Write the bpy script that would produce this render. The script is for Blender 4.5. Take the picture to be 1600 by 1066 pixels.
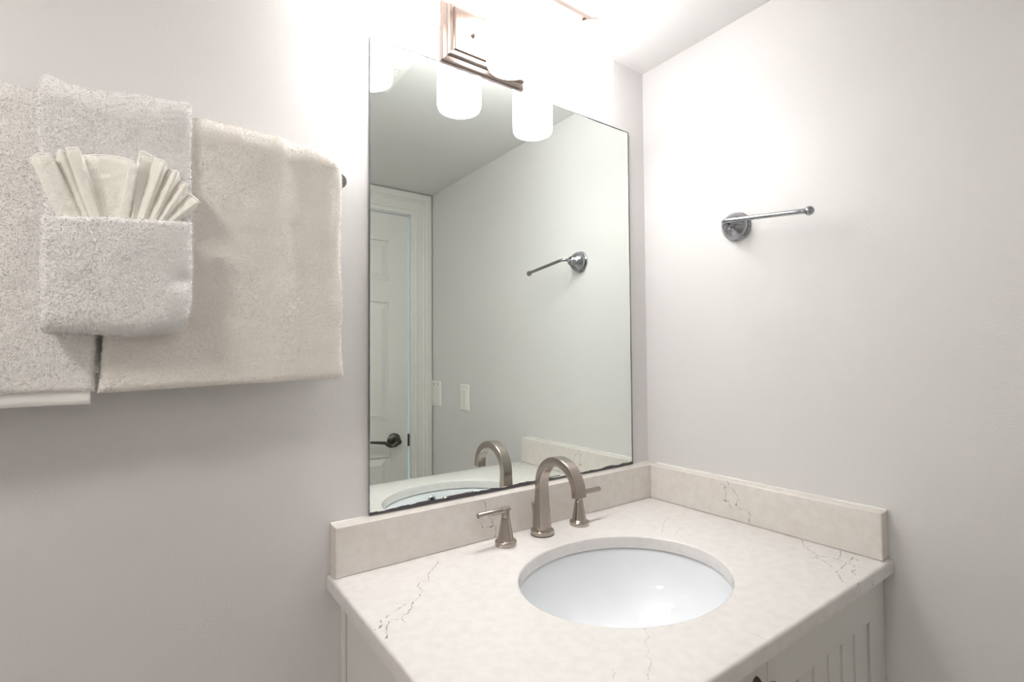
import bpy, bmesh, math, random
import numpy as np
from mathutils import Vector, Matrix

random.seed(4); RNG = np.random.default_rng(7)
scene = bpy.context.scene
for o in list(bpy.data.objects):
    bpy.data.objects.remove(o, do_unlink=True)
COL = scene.collection

# All coordinates below are in a frame whose z = 0 is the counter top; the floor lies 0.88 m lower.
# Corner of mirror wall (y = 0) and right wall (x = 0) is the origin; the room is x < 0, y < 0.
ZC = 0.88
CEIL = 1.1708
FRONT = -1.334
LEFT = -2.25

# ------------------------------------------------------------------ camera
cam_d = bpy.data.cameras.new('camera')
cam_d.sensor_fit = 'HORIZONTAL'; cam_d.sensor_width = 36.0
cam_d.lens = 783.52 * 36.0 / 1600.0
cam_d.clip_start = 0.01
cam = bpy.data.objects.new('camera', cam_d); COL.objects.link(cam)
_yaw, _pit, _rol = 0.6242, 0.0298, -0.0071
_f = Vector((math.sin(_yaw)*math.cos(_pit), math.cos(_yaw)*math.cos(_pit), math.sin(_pit)))
_r0 = Vector((math.cos(_yaw), -math.sin(_yaw), 0)); _u0 = _r0.cross(_f)
_r = _r0*math.cos(_rol) + _u0*math.sin(_rol); _u = -_r0*math.sin(_rol) + _u0*math.cos(_rol)
cam.matrix_world = Matrix(((_r.x, _u.x, -_f.x, -1.1168), (_r.y, _u.y, -_f.y, -0.912),
                           (_r.z, _u.z, -_f.z, 0.3792 + ZC), (0, 0, 0, 1)))
scene.camera = cam

# ------------------------------------------------------------------ world: cool daylight outside the room, seen only through the door gap
SHADE_POWER = 6.0      # lit opal glass of the vanity shades
BULB_POWER = 120.0      # bulbs inside them, shining out of the open bottoms
FILL_POWER = 20.0       # added fill lamp, out of view in the left half of the room
w = bpy.data.worlds.new('daylight'); scene.world = w; w.use_nodes = True
bg = w.node_tree.nodes['Background']
bg.inputs[0].default_value = (0.42, 0.72, 0.86, 1); bg.inputs[1].default_value = 2.6
vs = scene.view_settings
vs.view_transform = 'Standard'; vs.look = 'None'; vs.gamma = 1.0; vs.use_curve_mapping = False
vs.exposure = 0.86

# ------------------------------------------------------------------ materials
def mat(name, col, rough=0.5, metal=0.0, **kw):
    m = bpy.data.materials.new(name); m.use_nodes = True
    b = m.node_tree.nodes['Principled BSDF']
    b.inputs['Base Color'].default_value = (*col, 1)
    b.inputs['Roughness'].default_value = rough
    b.inputs['Metallic'].default_value = metal
    for k, v in kw.items():
        b.inputs[k.replace('_', ' ')].default_value = v
    return m

def nd(m, t, **kw):
    n = m.node_tree.nodes.new(t)
    for k, v in kw.items():
        setattr(n, k, v)
    return n

def lk(m, a, b): m.node_tree.links.new(a, b)

def bsdf(m): return m.node_tree.nodes['Principled BSDF']

def add_bump(m, scale, strength, dist, detail=3, coord='Object', tex='noise'):
    tc = nd(m, 'ShaderNodeTexCoord')
    if tex == 'noise':
        n = nd(m, 'ShaderNodeTexNoise'); n.inputs['Scale'].default_value = scale; n.inputs['Detail'].default_value = detail
        out = n.outputs['Fac']
    else:
        n = nd(m, 'ShaderNodeTexVoronoi'); n.inputs['Scale'].default_value = scale; out = n.outputs['Distance']
    b = nd(m, 'ShaderNodeBump'); b.inputs['Strength'].default_value = strength; b.inputs['Distance'].default_value = dist
    lk(m, tc.outputs[coord], n.inputs['Vector']); lk(m, out, b.inputs['Height']); lk(m, b.outputs[0], bsdf(m).inputs['Normal'])
    return n

def add_mottle(m, c1, c2, scale, detail=4, lo=0.35, hi=0.65):
    tc = nd(m, 'ShaderNodeTexCoord'); n = nd(m, 'ShaderNodeTexNoise')
    n.inputs['Scale'].default_value = scale; n.inputs['Detail'].default_value = detail
    r = nd(m, 'ShaderNodeValToRGB'); r.color_ramp.elements[0].position = lo; r.color_ramp.elements[1].position = hi
    r.color_ramp.elements[0].color = (*c1, 1); r.color_ramp.elements[1].color = (*c2, 1)
    lk(m, tc.outputs['Object'], n.inputs['Vector']); lk(m, n.outputs['Fac'], r.inputs[0]); lk(m, r.outputs[0], bsdf(m).inputs['Base Color'])
    return r

M = {}
M['wall'] = mat('wall_paint', (0.73, 0.715, 0.71), 0.42); add_bump(M['wall'], 260, 0.12, 0.002, 2)
M['ceiling'] = mat('ceiling_paint', (0.78, 0.768, 0.762), 0.6); add_bump(M['ceiling'], 200, 0.1, 0.002, 2)
M['trim'] = mat('trim_paint', (0.78, 0.765, 0.73), 0.35)
M['door'] = mat('door_paint', (0.76, 0.745, 0.71), 0.38); add_bump(M['door'], 180, 0.05, 0.001)
M['cabinet'] = mat('cabinet_paint', (0.76, 0.75, 0.71), 0.4); add_bump(M['cabinet'], 240, 0.05, 0.001)
M['porcelain'] = mat('white_porcelain', (0.86, 0.885, 0.91), 0.06)
M['plastic'] = mat('ivory_plastic', (0.88, 0.87, 0.83), 0.3)
M['dark_hole'] = mat('dark_hole', (0.02, 0.02, 0.02), 0.6)
M['nickel'] = mat('brushed_nickel', (0.42, 0.37, 0.33), 0.28, 1.0)
M['bright_nickel'] = mat('satin_nickel', (0.36, 0.30, 0.265), 0.24, 1.0)
M['chrome'] = mat('chrome', (0.37, 0.375, 0.40), 0.13, 1.0)
M['bronze'] = mat('dark_bronze', (0.10, 0.095, 0.09), 0.28, 1.0)
M['mirror'] = mat('mirror_silver', (0.875, 0.93, 0.895), 0.0, 1.0)
M['mirror_edge'] = mat('mirror_edge', (0.055, 0.05, 0.06), 0.5)
M['mirror_side'] = mat('mirror_side', (0.20, 0.20, 0.22), 0.3)
M['knob'] = mat('knob_bronze', (0.16, 0.11, 0.085), 0.35, 0.9)
M['caulk'] = mat('caulk', (0.82, 0.80, 0.77), 0.5)
M['screw'] = mat('painted_screw', (0.30, 0.28, 0.26), 0.4, 0.6)
M['marking'] = mat('plate_marking', (0.25, 0.24, 0.22), 0.5)
# brushed streaks on the nickel
for k, sc in (('nickel', 420), ('bright_nickel', 300)):
    m = M[k]; tc = nd(m, 'ShaderNodeTexCoord'); mp = nd(m, 'ShaderNodeMapping'); mp.inputs['Scale'].default_value = (1, 1, 0.03)
    n = nd(m, 'ShaderNodeTexNoise'); n.inputs['Scale'].default_value = sc
    mr = nd(m, 'ShaderNodeMapRange'); mr.inputs[3].default_value = 0.15; mr.inputs[4].default_value = 0.30
    lk(m, tc.outputs['Object'], mp.inputs[0]); lk(m, mp.outputs[0], n.inputs['Vector']); lk(m, n.outputs['Fac'], mr.inputs[0]); lk(m, mr.outputs[0], bsdf(m).inputs['Roughness'])
# floor tile
M['floor'] = mat('floor_tile', (0.6, 0.57, 0.52), 0.35)
_b = nd(M['floor'], 'ShaderNodeTexBrick'); _tc = nd(M['floor'], 'ShaderNodeTexCoord')
_b.offset = 0; _b.inputs['Scale'].default_value = 1.0; _b.inputs['Brick Width'].default_value = 0.305; _b.inputs['Row Height'].default_value = 0.305
_b.inputs['Mortar Size'].default_value = 0.003; _b.inputs['Color1'].default_value = (0.62, 0.58, 0.53, 1); _b.inputs['Color2'].default_value = (0.66, 0.62, 0.57, 1); _b.inputs['Mortar'].default_value = (0.45, 0.42, 0.38, 1)
lk(M['floor'], _tc.outputs['Object'], _b.inputs['Vector']); lk(M['floor'], _b.outputs['Color'], bsdf(M['floor']).inputs['Base Color'])

def terry(name, col, sheen=0.35, fine=1000):
    m = mat(name, col, 0.95)
    b = bsdf(m); b.inputs['Sheen Weight'].default_value = sheen; b.inputs['Sheen Roughness'].default_value = 0.6
    b.inputs['Specular IOR Level'].default_value = 0.15
    n = add_bump(m, fine, 0.5, 0.0015, 1)
    # lighter and darker yarn loops
    r = add_mottle(m, tuple(0.92*c for c in col), tuple(min(1, 1.02*c) for c in col), 760, 1, 0.30, 0.60)
    return m
M['terry_white'] = terry('terry_white', (0.975, 0.96, 0.945))
M['terry_light_tinted'] = terry('terry_light_tinted', (0.965, 0.925, 0.86))  # cream tone of the light put into this towel's colour
M['terry_left'] = terry('terry_offwhite', (0.955, 0.935, 0.90))
M['wash'] = terry('terry_washcloth', (0.99, 0.965, 0.88), 0.3, 800)
M['hem'] = mat('woven_hem', (0.93, 0.915, 0.88), 0.85); add_bump(M['hem'], 700, 0.3, 0.001)

# lamp shade: lit opal glass
M['shade'] = mat('lit_opal_glass', (0.95, 0.95, 0.95), 0.25)
bsdf(M['shade']).inputs['Emission Color'].default_value = (1.0, 0.98, 0.965, 1)
bsdf(M['shade']).inputs['Emission Strength'].default_value = SHADE_POWER
for k_, p_ in (('bulb', BULB_POWER), ('dome', FILL_POWER)):
    M[k_] = mat('lit_'+k_, (0.95, 0.95, 0.95), 0.4)
    bsdf(M[k_]).inputs['Emission Color'].default_value = (1.0, 0.98, 0.965, 1) if k_ == 'bulb' else (1.0, 0.955, 0.915, 1)
    bsdf(M[k_]).inputs['Emission Strength'].default_value = p_

# veined quartz: thin broken mineral veins at measured places
VEIN_TOP= [[(-0.8598,-0.2239,0.0000),(-0.8535,-0.2239,0.0000),(-0.8470,-0.2178,-0.0000),(-0.8439,-0.2024,-0.0000)],
 [(-0.8554,-0.2550,0.0000),(-0.8481,-0.2400,0.0000),(-0.8454,-0.2299,0.0000),(-0.8353,-0.2153,0.0000),(-0.8317,-0.2099,0.0000),(-0.8188,-0.2211,0.0000),(-0.8133,-0.2118,0.0000),(-0.8065,-0.2118,0.0000),(-0.7924,-0.1958,0.0000),(-0.7838,-0.1838,0.0000),(-0.7666,-0.1715,0.0000),(-0.7548,-0.1538,0.0000),(-0.7552,-0.1366,0.0000),(-0.7453,-0.1264,0.0000),(-0.7305,-0.1307,0.0000),(-0.7218,-0.1094,0.0000),(-0.6742,-0.0629,0.0000)],
 [(-0.8191,-0.1937,0.0000),(-0.8065,-0.1872,0.0000),(-0.7958,-0.1823,0.0000)],
 [(-0.8286,-0.1987,0.0000),(-0.8352,-0.2023,0.0000)],
 [(-0.8188,-0.2211,0.0000),(-0.8181,-0.2297,0.0000)],
 [(-0.0365,-0.4169,0.0000),(-0.0635,-0.4331,0.0000),(-0.0816,-0.4517,0.0000),(-0.0959,-0.4757,0.0000),(-0.0861,-0.4914,0.0000),(-0.0849,-0.5005,0.0000),(-0.0894,-0.5153,0.0000),(-0.0892,-0.5233,0.0000),(-0.0905,-0.5340,0.0000),(-0.0897,-0.5460,0.0000)],
 [(-0.0354,-0.4862,0.0000),(-0.0493,-0.4934,0.0000),(-0.0697,-0.4995,0.0000),(-0.0844,-0.5009,0.0000)],
 [(-0.0959,-0.4757,0.0000),(-0.1031,-0.4724,0.0000),(-0.1109,-0.4770,0.0000),(-0.1133,-0.4915,0.0000),(-0.1188,-0.4973,0.0000),(-0.1285,-0.5094,0.0000)],
 [(-0.0894,-0.5153,0.0000),(-0.1066,-0.5200,0.0000),(-0.1246,-0.5217,0.0000)],
 [(-0.0892,-0.5233,0.0000),(-0.0732,-0.5174,0.0000),(-0.0533,-0.5159,0.0000),(-0.0617,-0.5260,0.0000)],
 [(-0.0908,-0.5318,0.0000),(-0.1014,-0.5334,0.0000),(-0.1075,-0.5401,0.0000),(-0.1185,-0.5374,0.0000),(-0.1335,-0.5478,0.0000),(-0.1374,-0.5519,0.0000)],
 [(-0.1185,-0.5374,0.0000),(-0.1214,-0.5279,0.0000)],
 [(-0.1084,-0.4747,0.0000),(-0.1181,-0.4695,0.0000)],
 [(-0.1432,-0.5227,0.0000),(-0.1659,-0.5376,0.0000),(-0.1799,-0.5457,0.0000)],
 [(-0.1507,-0.5620,0.0022),(-0.1568,-0.5620,-0.0009),(-0.1720,-0.5620,-0.0097),(-0.1808,-0.5620,-0.0131),(-0.1727,-0.5620,-0.0200)],
 [(-0.0956,-0.5620,-0.0036),(-0.1056,-0.5620,-0.0096),(-0.1032,-0.5620,-0.0194)]]
VEIN_FAINT= [[(-0.5575,-0.4438,0.0000),(-0.5703,-0.4635,0.0000),(-0.5838,-0.4654,0.0000),(-0.5911,-0.4792,0.0000),(-0.6070,-0.4857,0.0000),(-0.6085,-0.4985,0.0000),(-0.6242,-0.5070,-0.0000),(-0.6415,-0.5180,0.0000)],
 [(-0.6578,-0.4790,0.0000),(-0.6643,-0.4871,0.0000),(-0.6738,-0.4927,0.0000)],
 [(-0.4497,-0.5342,0.0000),(-0.4491,-0.5471,0.0000),(-0.4491,-0.5572,0.0000)],
 [(-0.5427,-0.4482,0.0000),(-0.5306,-0.4550,0.0000)],
 [(-0.0863,-0.1710,0.0000),(-0.0652,-0.1610,0.0000),(-0.0502,-0.1606,0.0000)],
 [(-0.2256,-0.2519,0.0000),(-0.2062,-0.2400,0.0000),(-0.1754,-0.2260,0.0000),(-0.1564,-0.2209,0.0000)],
 [(-0.1754,-0.2260,0.0000),(-0.1858,-0.2507,0.0000)],
 [(-0.2275,-0.2194,-0.0000),(-0.1880,-0.1922,0.0000),(-0.1534,-0.1723,0.0000),(-0.1242,-0.1619,0.0000)]]
VEIN_SIDE= [[(-0.0320,-0.2538,0.0857),(-0.0320,-0.2566,0.0808),(-0.0320,-0.2565,0.0760),(-0.0320,-0.2460,0.0690),(-0.0320,-0.2502,0.0588),(-0.0320,-0.2484,0.0433),(-0.0320,-0.2438,0.0401),(-0.0320,-0.2558,0.0394),(-0.0320,-0.2607,0.0296),(-0.0320,-0.2635,0.0242)],
 [(-0.0320,-0.2565,0.0760),(-0.0320,-0.2696,0.0684),(-0.0320,-0.2759,0.0589),(-0.0320,-0.2821,0.0495),(-0.0320,-0.2770,0.0450),(-0.0320,-0.2747,0.0357),(-0.0320,-0.2803,0.0309),(-0.0320,-0.2987,0.0313),(-0.0320,-0.3061,0.0219),(-0.0320,-0.3024,0.0104),(-0.0320,-0.3035,-0.0006)],
 [(-0.0320,-0.2348,0.0792),(-0.0320,-0.2460,0.0731)]]
VEIN_BACK= [[(-0.5585,-0.0320,0.0822),(-0.5526,-0.0320,0.0756),(-0.5520,-0.0320,0.0678),(-0.5553,-0.0320,0.0596),(-0.5441,-0.0320,0.0464),(-0.5375,-0.0320,0.0407),(-0.5342,-0.0320,0.0323),(-0.5335,-0.0320,0.0266),(-0.5403,-0.0320,0.0246),(-0.5509,-0.0320,0.0268)],
 [(-0.5640,-0.0320,0.0382),(-0.5621,-0.0320,0.0312),(-0.5582,-0.0320,0.0255)],
 [(-0.5335,-0.0320,0.0266),(-0.5281,-0.0320,0.0233),(-0.5275,-0.0320,0.0148),(-0.5290,-0.0320,0.0023)]]
FAN=[ (-1.2343,0.6150,-1.2094,0.5474,2),(-1.2276,0.6212,-1.2000,0.5489,9),(-1.2163,0.6230,-1.1899,0.5504,8),(-1.2127,0.6151,-1.1857,0.5511,-4),(-1.2089,0.6318,-1.1820,0.5516,2),(-1.2036,0.6314,-1.1796,0.5520,-5),(-1.2018,0.6334,-1.1771,0.5524,8),(-1.1929,0.6363,-1.1697,0.5535,9),(-1.1892,0.6308,-1.1659,0.5541,-2),(-1.1758,0.6363,-1.1621,0.5547,-6),(-1.1568,0.6390,-1.1545,0.5559,-6),(-1.1358,0.6354,-1.1480,0.5568,-5),(-1.1410,0.6275,-1.1525,0.5561,7),(-1.1330,0.6292,-1.1428,0.5576,9),(-1.1325,0.6395,-1.1408,0.5579,-3),(-1.1305,0.6484,-1.1388,0.5582,6),(-1.1168,0.6448,-1.1348,0.5572,-2),(-1.1042,0.6389,-1.1281,0.5573,8),(-1.1013,0.6326,-1.1240,0.5580,-4),(-1.0905,0.6296,-1.1172,0.5581,8),(-1.0882,0.6204,-1.1138,0.5587,-4),(-1.0794,0.6142,-1.1089,0.5585,8),(-1.0778,0.6048,-1.1054,0.5590,-3),(-1.0657,0.5936,-1.1004,0.5589,7),(-1.0731,0.5816,-1.0962,0.5596,-2) ]

def seg_group():
    g = bpy.data.node_groups.new('vein_segment', 'ShaderNodeTree')
    for nme, t in (('P', 'NodeSocketVector'), ('A', 'NodeSocketVector'), ('BA', 'NodeSocketVector'), ('BAn', 'NodeSocketVector'), ('D', 'NodeSocketFloat')):
        g.interface.new_socket(nme, in_out='INPUT', socket_type=t)
    g.interface.new_socket('Out', in_out='OUTPUT', socket_type='NodeSocketFloat')
    N = g.nodes; gi = N.new('NodeGroupInput'); go = N.new('NodeGroupOutput')
    s = N.new('ShaderNodeVectorMath'); s.operation = 'SUBTRACT'
    d = N.new('ShaderNodeVectorMath'); d.operation = 'DOT_PRODUCT'
    c = N.new('ShaderNodeClamp')
    k = N.new('ShaderNodeVectorMath'); k.operation = 'SCALE'
    q = N.new('ShaderNodeVectorMath'); q.operation = 'DISTANCE'
    mn = N.new('ShaderNodeMath'); mn.operation = 'MINIMUM'
    L = g.links.new
    L(gi.outputs['P'], s.inputs[0]); L(gi.outputs['A'], s.inputs[1])
    L(s.outputs[0], d.inputs[0]); L(gi.outputs['BAn'], d.inputs[1]); L(d.outputs['Value'], c.inputs[0])
    L(gi.outputs['BA'], k.inputs[0]); L(c.outputs[0], k.inputs['Scale'])
    L(s.outputs[0], q.inputs[0]); L(k.outputs[0], q.inputs[1])
    L(q.outputs['Value'], mn.inputs[0]); L(gi.outputs['D'], mn.inputs[1]); L(mn.outputs[0], go.inputs[0])
    return g
SEG = seg_group()

def quartz(name, strong, faint, lo=(0.735, 0.71, 0.685), hi=(0.785, 0.765, 0.745)):
    m = mat(name, (0.80, 0.765, 0.72), 0.16)
    T = m.node_tree
    tc = nd(m, 'ShaderNodeTexCoord')
    # mottled ground with fine darker flecks
    n1 = nd(m, 'ShaderNodeTexNoise'); n1.inputs['Scale'].default_value = 55; n1.inputs['Detail'].default_value = 6
    r1 = nd(m, 'ShaderNodeValToRGB'); e = r1.color_ramp.elements
    e[0].position = 0.30; e[0].color = (*lo, 1); e[1].position = 0.62; e[1].color = (*hi, 1)
    n2 = nd(m, 'ShaderNodeTexNoise'); n2.inputs['Scale'].default_value = 230; n2.inputs['Detail'].default_value = 2
    r2 = nd(m, 'ShaderNodeMapRange'); r2.inputs[1].default_value = 0.66; r2.inputs[2].default_value = 0.76; r2.inputs[4].default_value = 0.30
    mx0 = nd(m, 'ShaderNodeMixRGB'); mx0.inputs[2].default_value = (0.50, 0.46, 0.42, 1)
    for n in (n1, n2): lk(m, tc.outputs['Object'], n.inputs['Vector'])
    lk(m, n1.outputs['Fac'], r1.inputs[0]); lk(m, n2.outputs['Fac'], r2.inputs[0]); lk(m, r2.outputs[0], mx0.inputs[0]); lk(m, r1.outputs[0], mx0.inputs[1])
    # warped coordinate so the veins wander
    nw = nd(m, 'ShaderNodeTexNoise'); nw.inputs['Scale'].default_value = 130; nw.inputs['Detail'].default_value = 3
    sb = nd(m, 'ShaderNodeVectorMath', operation='SUBTRACT'); sb.inputs[1].default_value = (0.5, 0.5, 0.5)
    sc = nd(m, 'ShaderNodeVectorMath', operation='SCALE'); sc.inputs['Scale'].default_value = 0.009
    ad = nd(m, 'ShaderNodeVectorMath', operation='ADD')
    lk(m, tc.outputs['Object'], nw.inputs['Vector']); lk(m, nw.outputs['Color'], sb.inputs[0]); lk(m, sb.outputs[0], sc.inputs[0])
    lk(m, tc.outputs['Object'], ad.inputs[0]); lk(m, sc.outputs[0], ad.inputs[1])
    nb = nd(m, 'ShaderNodeTexNoise'); nb.inputs['Scale'].default_value = 110; nb.inputs['Detail'].default_value = 2
    lk(m, tc.outputs['Object'], nb.inputs['Vector'])
    cur = mx0.outputs[0]
    for lines, wd, amt in ((strong, 0.0014, 0.92), (faint, 0.0014, 0.38)):
        if not lines: continue
        prev = None
        for ln in lines:
            for a, b in zip(ln[:-1], ln[1:]):
                A = Vector(a); BA = Vector(b) - A
                if BA.length < 1e-5: continue
                g = nd(m, 'ShaderNodeGroup'); g.node_tree = SEG
                g.inputs['A'].default_value = A; g.inputs['BA'].default_value = BA; g.inputs['BAn'].default_value = BA/BA.length_squared
                g.inputs['D'].default_value = 1.0
                lk(m, ad.outputs[0], g.inputs['P'])
                if prev: lk(m, prev, g.inputs['D'])
                prev = g.outputs[0]
        mr = nd(m, 'ShaderNodeMapRange'); mr.inputs[1].default_value = 0.0002; mr.inputs[2].default_value = wd; mr.inputs[3].default_value = amt; mr.inputs[4].default_value = 0.0
        br = nd(m, 'ShaderNodeMapRange'); br.inputs[1].default_value = 0.36; br.inputs[2].default_value = 0.54; br.inputs[3].default_value = 0.22; br.inputs[4].default_value = 1.0
        mu = nd(m, 'ShaderNodeMath', operation='MULTIPLY')
        mx = nd(m, 'ShaderNodeMixRGB'); mx.inputs[2].default_value = (0.06, 0.055, 0.065, 1)
        lk(m, prev, mr.inputs[0]); lk(m, nb.outputs['Fac'], br.inputs[0]); lk(m, mr.outputs[0], mu.inputs[0]); lk(m, br.outputs[0], mu.inputs[1])
        lk(m, mu.outputs[0], mx.inputs[0]); lk(m, cur, mx.inputs[1]); cur = mx.outputs[0]
    lk(m, cur, bsdf(m).inputs['Base Color'])
    return m
M['quartz_top'] = quartz('veined_quartz_top', VEIN_TOP, VEIN_FAINT)  # same stone as the splashes, bright light put into a paler ground
M['quartz_side'] = quartz('veined_quartz_side', VEIN_SIDE, None, (0.735, 0.685, 0.63), (0.785, 0.745, 0.70))  # same stone as the top, coloured tanner for its dimmer light
M['quartz_back'] = quartz('veined_quartz_back', VEIN_BACK, None, (0.735, 0.685, 0.63), (0.785, 0.745, 0.70))  # shaded tan ground again, as on the side splash

# ------------------------------------------------------------------ mesh helpers
def tag(o, label=None, cat=None, group=None, kind=None):
    if label: o['label'] = label
    if cat: o['category'] = cat
    if group: o['group'] = group
    if kind: o['kind'] = kind
    return o

def thing(name, loc, label=None, cat=None, group=None, kind=None, parent=None):
    e = bpy.data.objects.new(name, None); COL.objects.link(e)
    e.empty_display_size = 0.03
    e['origin'] = (0, 0, 0)
    base = Vector((0, 0, 0)) if parent is None else world_of(parent)
    e.location = Vector(loc) + Vector((0, 0, ZC)) if parent is None else Vector(loc) - base
    e.parent = parent
    ORG[e.name] = Vector(loc)
    del e['origin']
    return tag(e, label, cat, group, kind)

ORG = {}
def world_of(o): return ORG[o.name]

def link(name, me, m, parent=None, origin=None, smooth=None):
    """mesh verts are in the counter frame; origin (counter frame) becomes the object's origin"""
    if parent is not None: org = world_of(parent) if origin is None else Vector(origin)
    else: org = Vector(origin) if origin is not None else Vector((0, 0, 0))
    me.transform(Matrix.Translation(-org))
    me.materials.clear(); me.materials.append(M[m] if isinstance(m, str) else m)
    o = bpy.data.objects.new(name, me); COL.objects.link(o)
    if parent is not None:
        o.parent = parent; o.location = org - world_of(parent)
    else:
        o.location = org + Vector((0, 0, ZC))
    ORG[o.name] = org
    if smooth is not None:
        me.polygons.foreach_set('use_smooth', [True]*len(me.polygons))
        if smooth < 179:
            me.set_sharp_from_angle(angle=math.radians(smooth))
    return o

class MB:
    def __init__(s): s.bm = bmesh.new()
    def box(s, x0, x1, y0, y1, z0, z1, bev=0.0, seg=2):
        b = bmesh.new(); bmesh.ops.create_cube(b, size=1)
        for v in b.verts:
            v.co = Vector(((x0+x1)/2 + v.co.x*abs(x1-x0), (y0+y1)/2 + v.co.y*abs(y1-y0), (z0+z1)/2 + v.co.z*abs(z1-z0)))
        if bev > 0:
            bmesh.ops.bevel(b, geom=b.edges[:], offset=bev, segments=seg, profile=0.5, affect='EDGES')
        s.merge(b); return s
    def merge(s, b):
        me = bpy.data.meshes.new('t'); b.to_mesh(me); b.free(); s.bm.from_mesh(me); bpy.data.meshes.remove(me)
    def rows(s, rows, closed=True, cap0=False, cap1=False):
        """loft through rows of points"""
        vs_ = [[s.bm.verts.new(p) for p in r] for r in rows]
        n = len(rows[0])
        for a, b in zip(vs_[:-1], vs_[1:]):
            for i in range(n if closed else n-1):
                j = (i+1) % n
                try: s.bm.faces.new((a[i], a[j], b[j], b[i]))
                except ValueError: pass
        if cap0: s.bm.faces.new(list(reversed(vs_[0])))
        if cap1: s.bm.faces.new(vs_[-1])
        return s
    def lathe(s, prof, c, axis='z', n=40, cap0=True, cap1=True):
        """prof: (radius, distance along axis)"""
        c = Vector(c); rows = []
        for r, h in prof:
            row = []
            for k in range(n):
                a = 2*math.pi*k/n; p, q = r*math.cos(a), r*math.sin(a)
                if axis == 'z': row.append(c + Vector((p, q, h)))
                elif axis == 'y': row.append(c + Vector((q, h, p)))
                else: row.append(c + Vector((h, p, q)))
            rows.append(row)
        return s.rows(rows, True, cap0, cap1)
    def tube(s, pts, rad, n=20, sect=None, caps=True):
        """sweep a circle (or section(t)->list of (a,b)) along pts"""
        pts = [Vector(p) for p in pts]; m = len(pts)
        rads = rad if isinstance(rad, (list, tuple)) else [rad]*m
        rows = []; ref = None
        for i, p in enumerate(pts):
            t = (pts[min(i+1, m-1)] - pts[max(i-1, 0)]).normalized()
            if ref is None:
                ref = Vector((1, 0, 0)) if abs(t.x) < 0.8 else Vector((0, 1, 0))
            u = (ref - t*ref.dot(t)).normalized(); v = t.cross(u); ref = u
            if sect: rows.append([p + u*a + v*b for a, b in sect(i/(m-1))])
            else: rows.append([p + u*rads[i]*math.cos(2*math.pi*k/n) + v*rads[i]*math.sin(2*math.pi*k/n) for k in range(n)])
        return s.rows(rows, True, caps, caps)
    def build(s, name, m, parent=None, origin=None, smooth=None):
        bmesh.ops.recalc_face_normals(s.bm, faces=s.bm.faces[:])
        me = bpy.data.meshes.new(name); s.bm.to_mesh(me); s.bm.free()
        return link(name, me, m, parent, origin, smooth)

def box(name, m, b, parent=None, bev=0.0, origin=None, seg=2, smooth=35):
    return MB().box(*b, bev=bev, seg=seg).build(name, m, parent, origin, None)

def arc(c, r, a0, a1, n, plane='yz', x=0.0):
    return [Vector((x, c[0] + r*math.cos(math.radians(a0+(a1-a0)*i/n)), c[1] + r*math.sin(math.radians(a0+(a1-a0)*i/n)))) for i in range(n+1)]

# ------------------------------------------------------------------ room shell
WT = 0.10
FL = -ZC
def S(o, label=None): return tag(o, label, None, None, 'structure')
S(box('wall_back', 'wall', (LEFT-WT, WT, 0, WT, FL-0.02, CEIL+WT)))
S(box('wall_right', 'wall', (0, WT, FRONT-WT, 0, FL-0.02, CEIL+WT)))
S(box('wall_left', 'wall', (LEFT-WT, LEFT, FRONT-WT, 0, FL-0.02, CEIL+WT)))
S(box('ceiling', 'ceiling', (LEFT-WT, WT, FRONT-WT, WT, CEIL, CEIL+WT)))
S(box('floor', 'floor', (LEFT-WT, WT, FRONT-WT, WT, FL-WT, FL)))
DX0, DX1, DTOP = -0.826, -0.1110, 1.056        # door opening in the front wall
mb = MB(); mb.box(LEFT-WT, DX0, FRONT-WT, FRONT, FL, CEIL); mb.box(DX1, 0, FRONT-WT, FRONT, FL, CEIL); mb.box(DX0, DX1, FRONT-WT, FRONT, DTOP, CEIL)
S(mb.build('wall_front', 'wall'))
# baseboards
def baseboard(name, p):
    o = box(name, 'trim', p, bev=0.004); S(o)
baseboard('baseboard_back', (LEFT, -0.845, -0.014, 0, FL, FL+0.09))
baseboard('baseboard_right', (-0.014, 0, FRONT+0.02, -0.58, FL, FL+0.09))
baseboard('baseboard_left', (LEFT, LEFT+0.014, FRONT, -0.014, FL, FL+0.09))
baseboard('baseboard_front', (LEFT+0.014, DX0-0.12, FRONT, FRONT+0.014, FL, FL+0.09))

# door casing: fluted profile
tr = thing('trim_1', (0, FRONT, FL), 'white moulded casing around the panelled door', None, None, 'structure')
prof = [(0.0, 0.0), (0.0, 0.009), (0.004, 0.011), (0.018, 0.011), (0.021, 0.014), (0.030, 0.015), (0.033, 0.012), (0.060, 0.013), (0.066, 0.018), (0.072, 0.016), (0.076, 0.022), (0.094, 0.024), (0.104, 0.022), (0.106, 0.016), (0.106, 0.0)]
def casing(path_fn, a0, a1, name):
    rows = []
    for t in (a0, a1):
        rows.append([path_fn(u, h, t) for u, h in prof])
    MB().rows(rows, True, True, True).build(name, 'trim', tr, None, 30)
ci = DX1 + 0.002
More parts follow.
